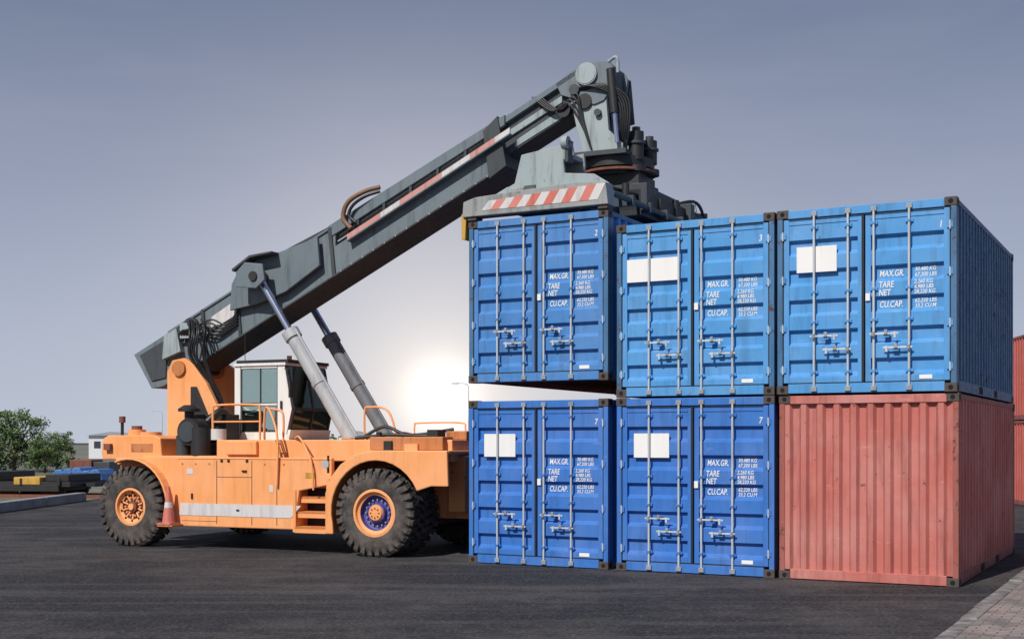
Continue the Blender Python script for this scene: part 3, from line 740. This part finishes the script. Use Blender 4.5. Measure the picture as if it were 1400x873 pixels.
def building(name,x,y,w,d,h,wk,rk,rz=0,gable=1.0):
    r=empty(name,(x,y,0),rz); mb=MB()
    mb.box(0,w,0,d,0,h,wk); mb.obj('walls',r)
    mb=MB(); mb.prism([(-.3,h),(w/2,h+gable),(w+.3,h)],-.3,d+.3,rk); mb.obj('roof',r)
    mb=MB(); n=max(3,int(w/2.2))
    for i in range(n):
        x0=.6+i*(w-1.0)/n; mb.box(x0,x0+(w-1)/n*.55,-.03,.05,h*.45,h*.75,'glassd')
    mb.box(w*.45,w*.45+1.2,-.04,.05,0,2.1,'greyd'); mb.obj('windows_and_door',r)
M['glassd']=plain('window_dark',(.05,.06,.08,1),.2)
M['bw']=plain('white_render',(.75,.76,.78,1),.8,0,.1); M['rg']=plain('grey_roof',(.35,.38,.42,1),.7); M['rr']=plain('brown_roof',(.35,.13,.08,1),.8)
building('warehouse',-49.6,150,5.0,9,2.7,'bw','rg',8,.45)
building('house',-30,300,9,9,3.2,'bw','rr',0,1.2)
building('warehouse',-14,330,16,14,3.2,'bw','rg',0,.8)
building('house',-46,340,9,9,3.5,'bw','rg',0,1.4)
def lamp(x,y,h,arm,dirx=1):
    r=empty('street_lamp',(x,y,0),0); mb=MB()
    mb.cyl((0,0,0),(0,0,h-.3),.07,'galv',r1=.04,seg=12)
    mb.tube(smoothpath([(0,0,h-.35),(dirx*.15,0,h-.1),(dirx*arm*.6,0,h),(dirx*arm,0,h)],5),.035,'galv')
    mb.box(*sorted((dirx*arm-.05*dirx,dirx*arm+dirx*.6)),-.12,.12,h-.07,h+.05,'galv'); mb.obj('pole_and_head',r)
lamp(-3.9,115,7.2,.9,-1); lamp(-41.0,150,5.6,1.0,-1); lamp(-30,190,6.5,1.2,1)

def leafmat(n,c):
    m,nt,b=newmat(n); v=coords(nt)
    nt.links.new(mix(nt,rng(nt,noise(nt,v,1.2,4,.6),.3,.7),sc(c,.6),sc(c,1.4)),b.inputs['Base Color']); b.inputs['Roughness'].default_value=.7
    return m
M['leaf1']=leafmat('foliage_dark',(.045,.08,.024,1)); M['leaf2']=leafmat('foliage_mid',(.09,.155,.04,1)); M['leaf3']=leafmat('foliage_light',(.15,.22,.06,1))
M['bark']=plain('bark',(.09,.065,.045,1),.9)
def clump(mb,c,r,n,ls):
    for _ in range(n):
        d=Vector((random.gauss(0,1),random.gauss(0,1),random.gauss(0,.8))).normalized()*r*random.uniform(.35,1.05)
        p=Vector(c)+d; a=Vector((random.gauss(0,1),random.gauss(0,1),random.gauss(0,1))).normalized()
        b_=a.orthogonal().normalized(); q=a.cross(b_); s=ls*random.uniform(.6,1.4)
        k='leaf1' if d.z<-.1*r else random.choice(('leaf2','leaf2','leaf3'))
        mb.add([p+b_*s,p+q*s*.6,p-b_*s,p-q*s*.6],[(0,1,2,3)],k)
def tree(x,y,h,w,seed):
    random.seed(seed); r=empty('tree',(x,y,0)); mb=MB()
    mb.cyl((0,0,0),(.1,0,h*.45),w*.04,'bark',r1=w*.025,seg=10); cl=[]
    for i in range(9):
        t=random.uniform(0,6.28); rr=random.uniform(.25,1)*w*.42; z=h*random.uniform(.4,.85)
        e=Vector((rr*math.cos(t),rr*math.sin(t),z)); mb.tube([(.05,0,h*.3),(e.x*.5,e.y*.5,z*.75),e],w*.014,'bark',6); cl.append(e)
    mb.obj('trunk_and_limbs',r); mb=MB()
    for e in cl: clump(mb,e,w*random.uniform(.12,.2),240,w*.022)
    for i in range(26):
        t=random.uniform(0,6.28); rr=random.uniform(0,1)**.5*w*.5; z=h*random.uniform(.15,.93)*(1-.12*(rr/w))
        clump(mb,(rr*math.cos(t),rr*math.sin(t),z),w*random.uniform(.07,.15),130,w*.02)
    mb.obj('crown',r,recalc=False)
tree(-31.9,82,4.2,3.6,1); tree(-29.2,80,2.7,2.3,2); tree(-30.6,86,2.9,2.2,3); tree(-34.8,84,3.9,4.2,4)
random.seed(11); mb=MB()
for i in range(60):
    x=random.uniform(-47,-29.5); clump(mb,(x,random.uniform(80,92),random.uniform(.2,1.1)),random.uniform(.5,1.0),70,.12)
for i in range(110):
    x=random.uniform(-95,60); clump(mb,(x,random.uniform(330,380),random.uniform(.5,2.2)),random.uniform(1.5,3),26,.5)
mb.obj('distant_shrubs',recalc=False)

# ------------------------------------------------------------ world, sun, camera
to_sun=Vector((-.56,-.80,0)).normalized(); el=R(44)
to_sun=Vector((to_sun.x*math.cos(el),to_sun.y*math.cos(el),math.sin(el)))
sl=bpy.data.lights.new('sun','SUN'); sl.energy=4.2; sl.angle=R(.5); sl.color=(1,.95,.88)
so=bpy.data.objects.new('sun',sl); col.objects.link(so); so.rotation_euler=(-to_sun).to_track_quat('-Z','Y').to_euler(); so.location=(0,0,40)
w=bpy.data.worlds.new('World'); scene.world=w; w.use_nodes=True; nt=w.node_tree; bg=nt.nodes['Background']
sky=N(nt,'ShaderNodeTexSky',sky_type='NISHITA'); sky.sun_disc=False; sky.sun_elevation=el; sky.sun_rotation=math.atan2(to_sun.x,to_sun.y)%(2*math.pi)
sky.air_density=1.0; sky.dust_density=3.0
tcw=N(nt,'ShaderNodeTexCoord'); sx=N(nt,'ShaderNodeSeparateXYZ'); nt.links.new(tcw.outputs['Generated'],sx.inputs[0])
rp=N(nt,'ShaderNodeValToRGB'); nt.links.new(rng(nt,sx.outputs['Z'],-.02,.5),rp.inputs[0])
e=rp.color_ramp.elements; e[0].position=0; e[0].color=srgb(198,208,222); e[1].position=1; e[1].color=srgb(84,98,134)
for p,cc in((.10,(186,196,214)),(.25,(168,177,199)),(.42,(148,156,180)),(.60,(124,134,160)),(.72,(108,120,149))):
    x=e.new(p); x.color=srgb(*cc)
hz=noise(nt,tcw.outputs['Generated'],2.2,6,.6,(1,1,5))
hc=mix(nt,rng(nt,hz,.45,.75,0,.16),rp.outputs[0],(.54,.55,.62,1))
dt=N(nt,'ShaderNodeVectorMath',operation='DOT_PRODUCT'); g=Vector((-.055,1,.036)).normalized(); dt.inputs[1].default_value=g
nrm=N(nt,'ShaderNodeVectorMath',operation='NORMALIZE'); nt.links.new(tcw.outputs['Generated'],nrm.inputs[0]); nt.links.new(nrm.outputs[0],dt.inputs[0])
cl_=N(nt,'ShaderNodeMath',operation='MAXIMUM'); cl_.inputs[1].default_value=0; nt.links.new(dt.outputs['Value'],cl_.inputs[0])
for pwv,amt,cc in((60,.60,(.90,.83,.80,1)),(500,.65,(1.15,1.05,.97,1)),(3000,.8,(1.8,1.65,1.5,1))):  # warm flare glow painted into the sky colour, separate from the sun
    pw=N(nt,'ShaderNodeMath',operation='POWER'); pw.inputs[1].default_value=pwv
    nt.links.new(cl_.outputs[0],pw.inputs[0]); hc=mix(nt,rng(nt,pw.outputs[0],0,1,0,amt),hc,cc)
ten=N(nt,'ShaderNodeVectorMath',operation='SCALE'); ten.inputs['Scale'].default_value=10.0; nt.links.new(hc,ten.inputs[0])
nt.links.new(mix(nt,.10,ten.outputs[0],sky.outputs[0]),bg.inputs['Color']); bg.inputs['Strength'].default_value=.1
cam=bpy.data.cameras.new('camera'); co=bpy.data.objects.new('camera',cam); col.objects.link(co)
co.location=(0,0,1.93); co.rotation_euler=(R(90),0,0); cam.sensor_width=36; cam.lens=45; cam.shift_y=.1196; cam.clip_end=5000
scene.camera=co
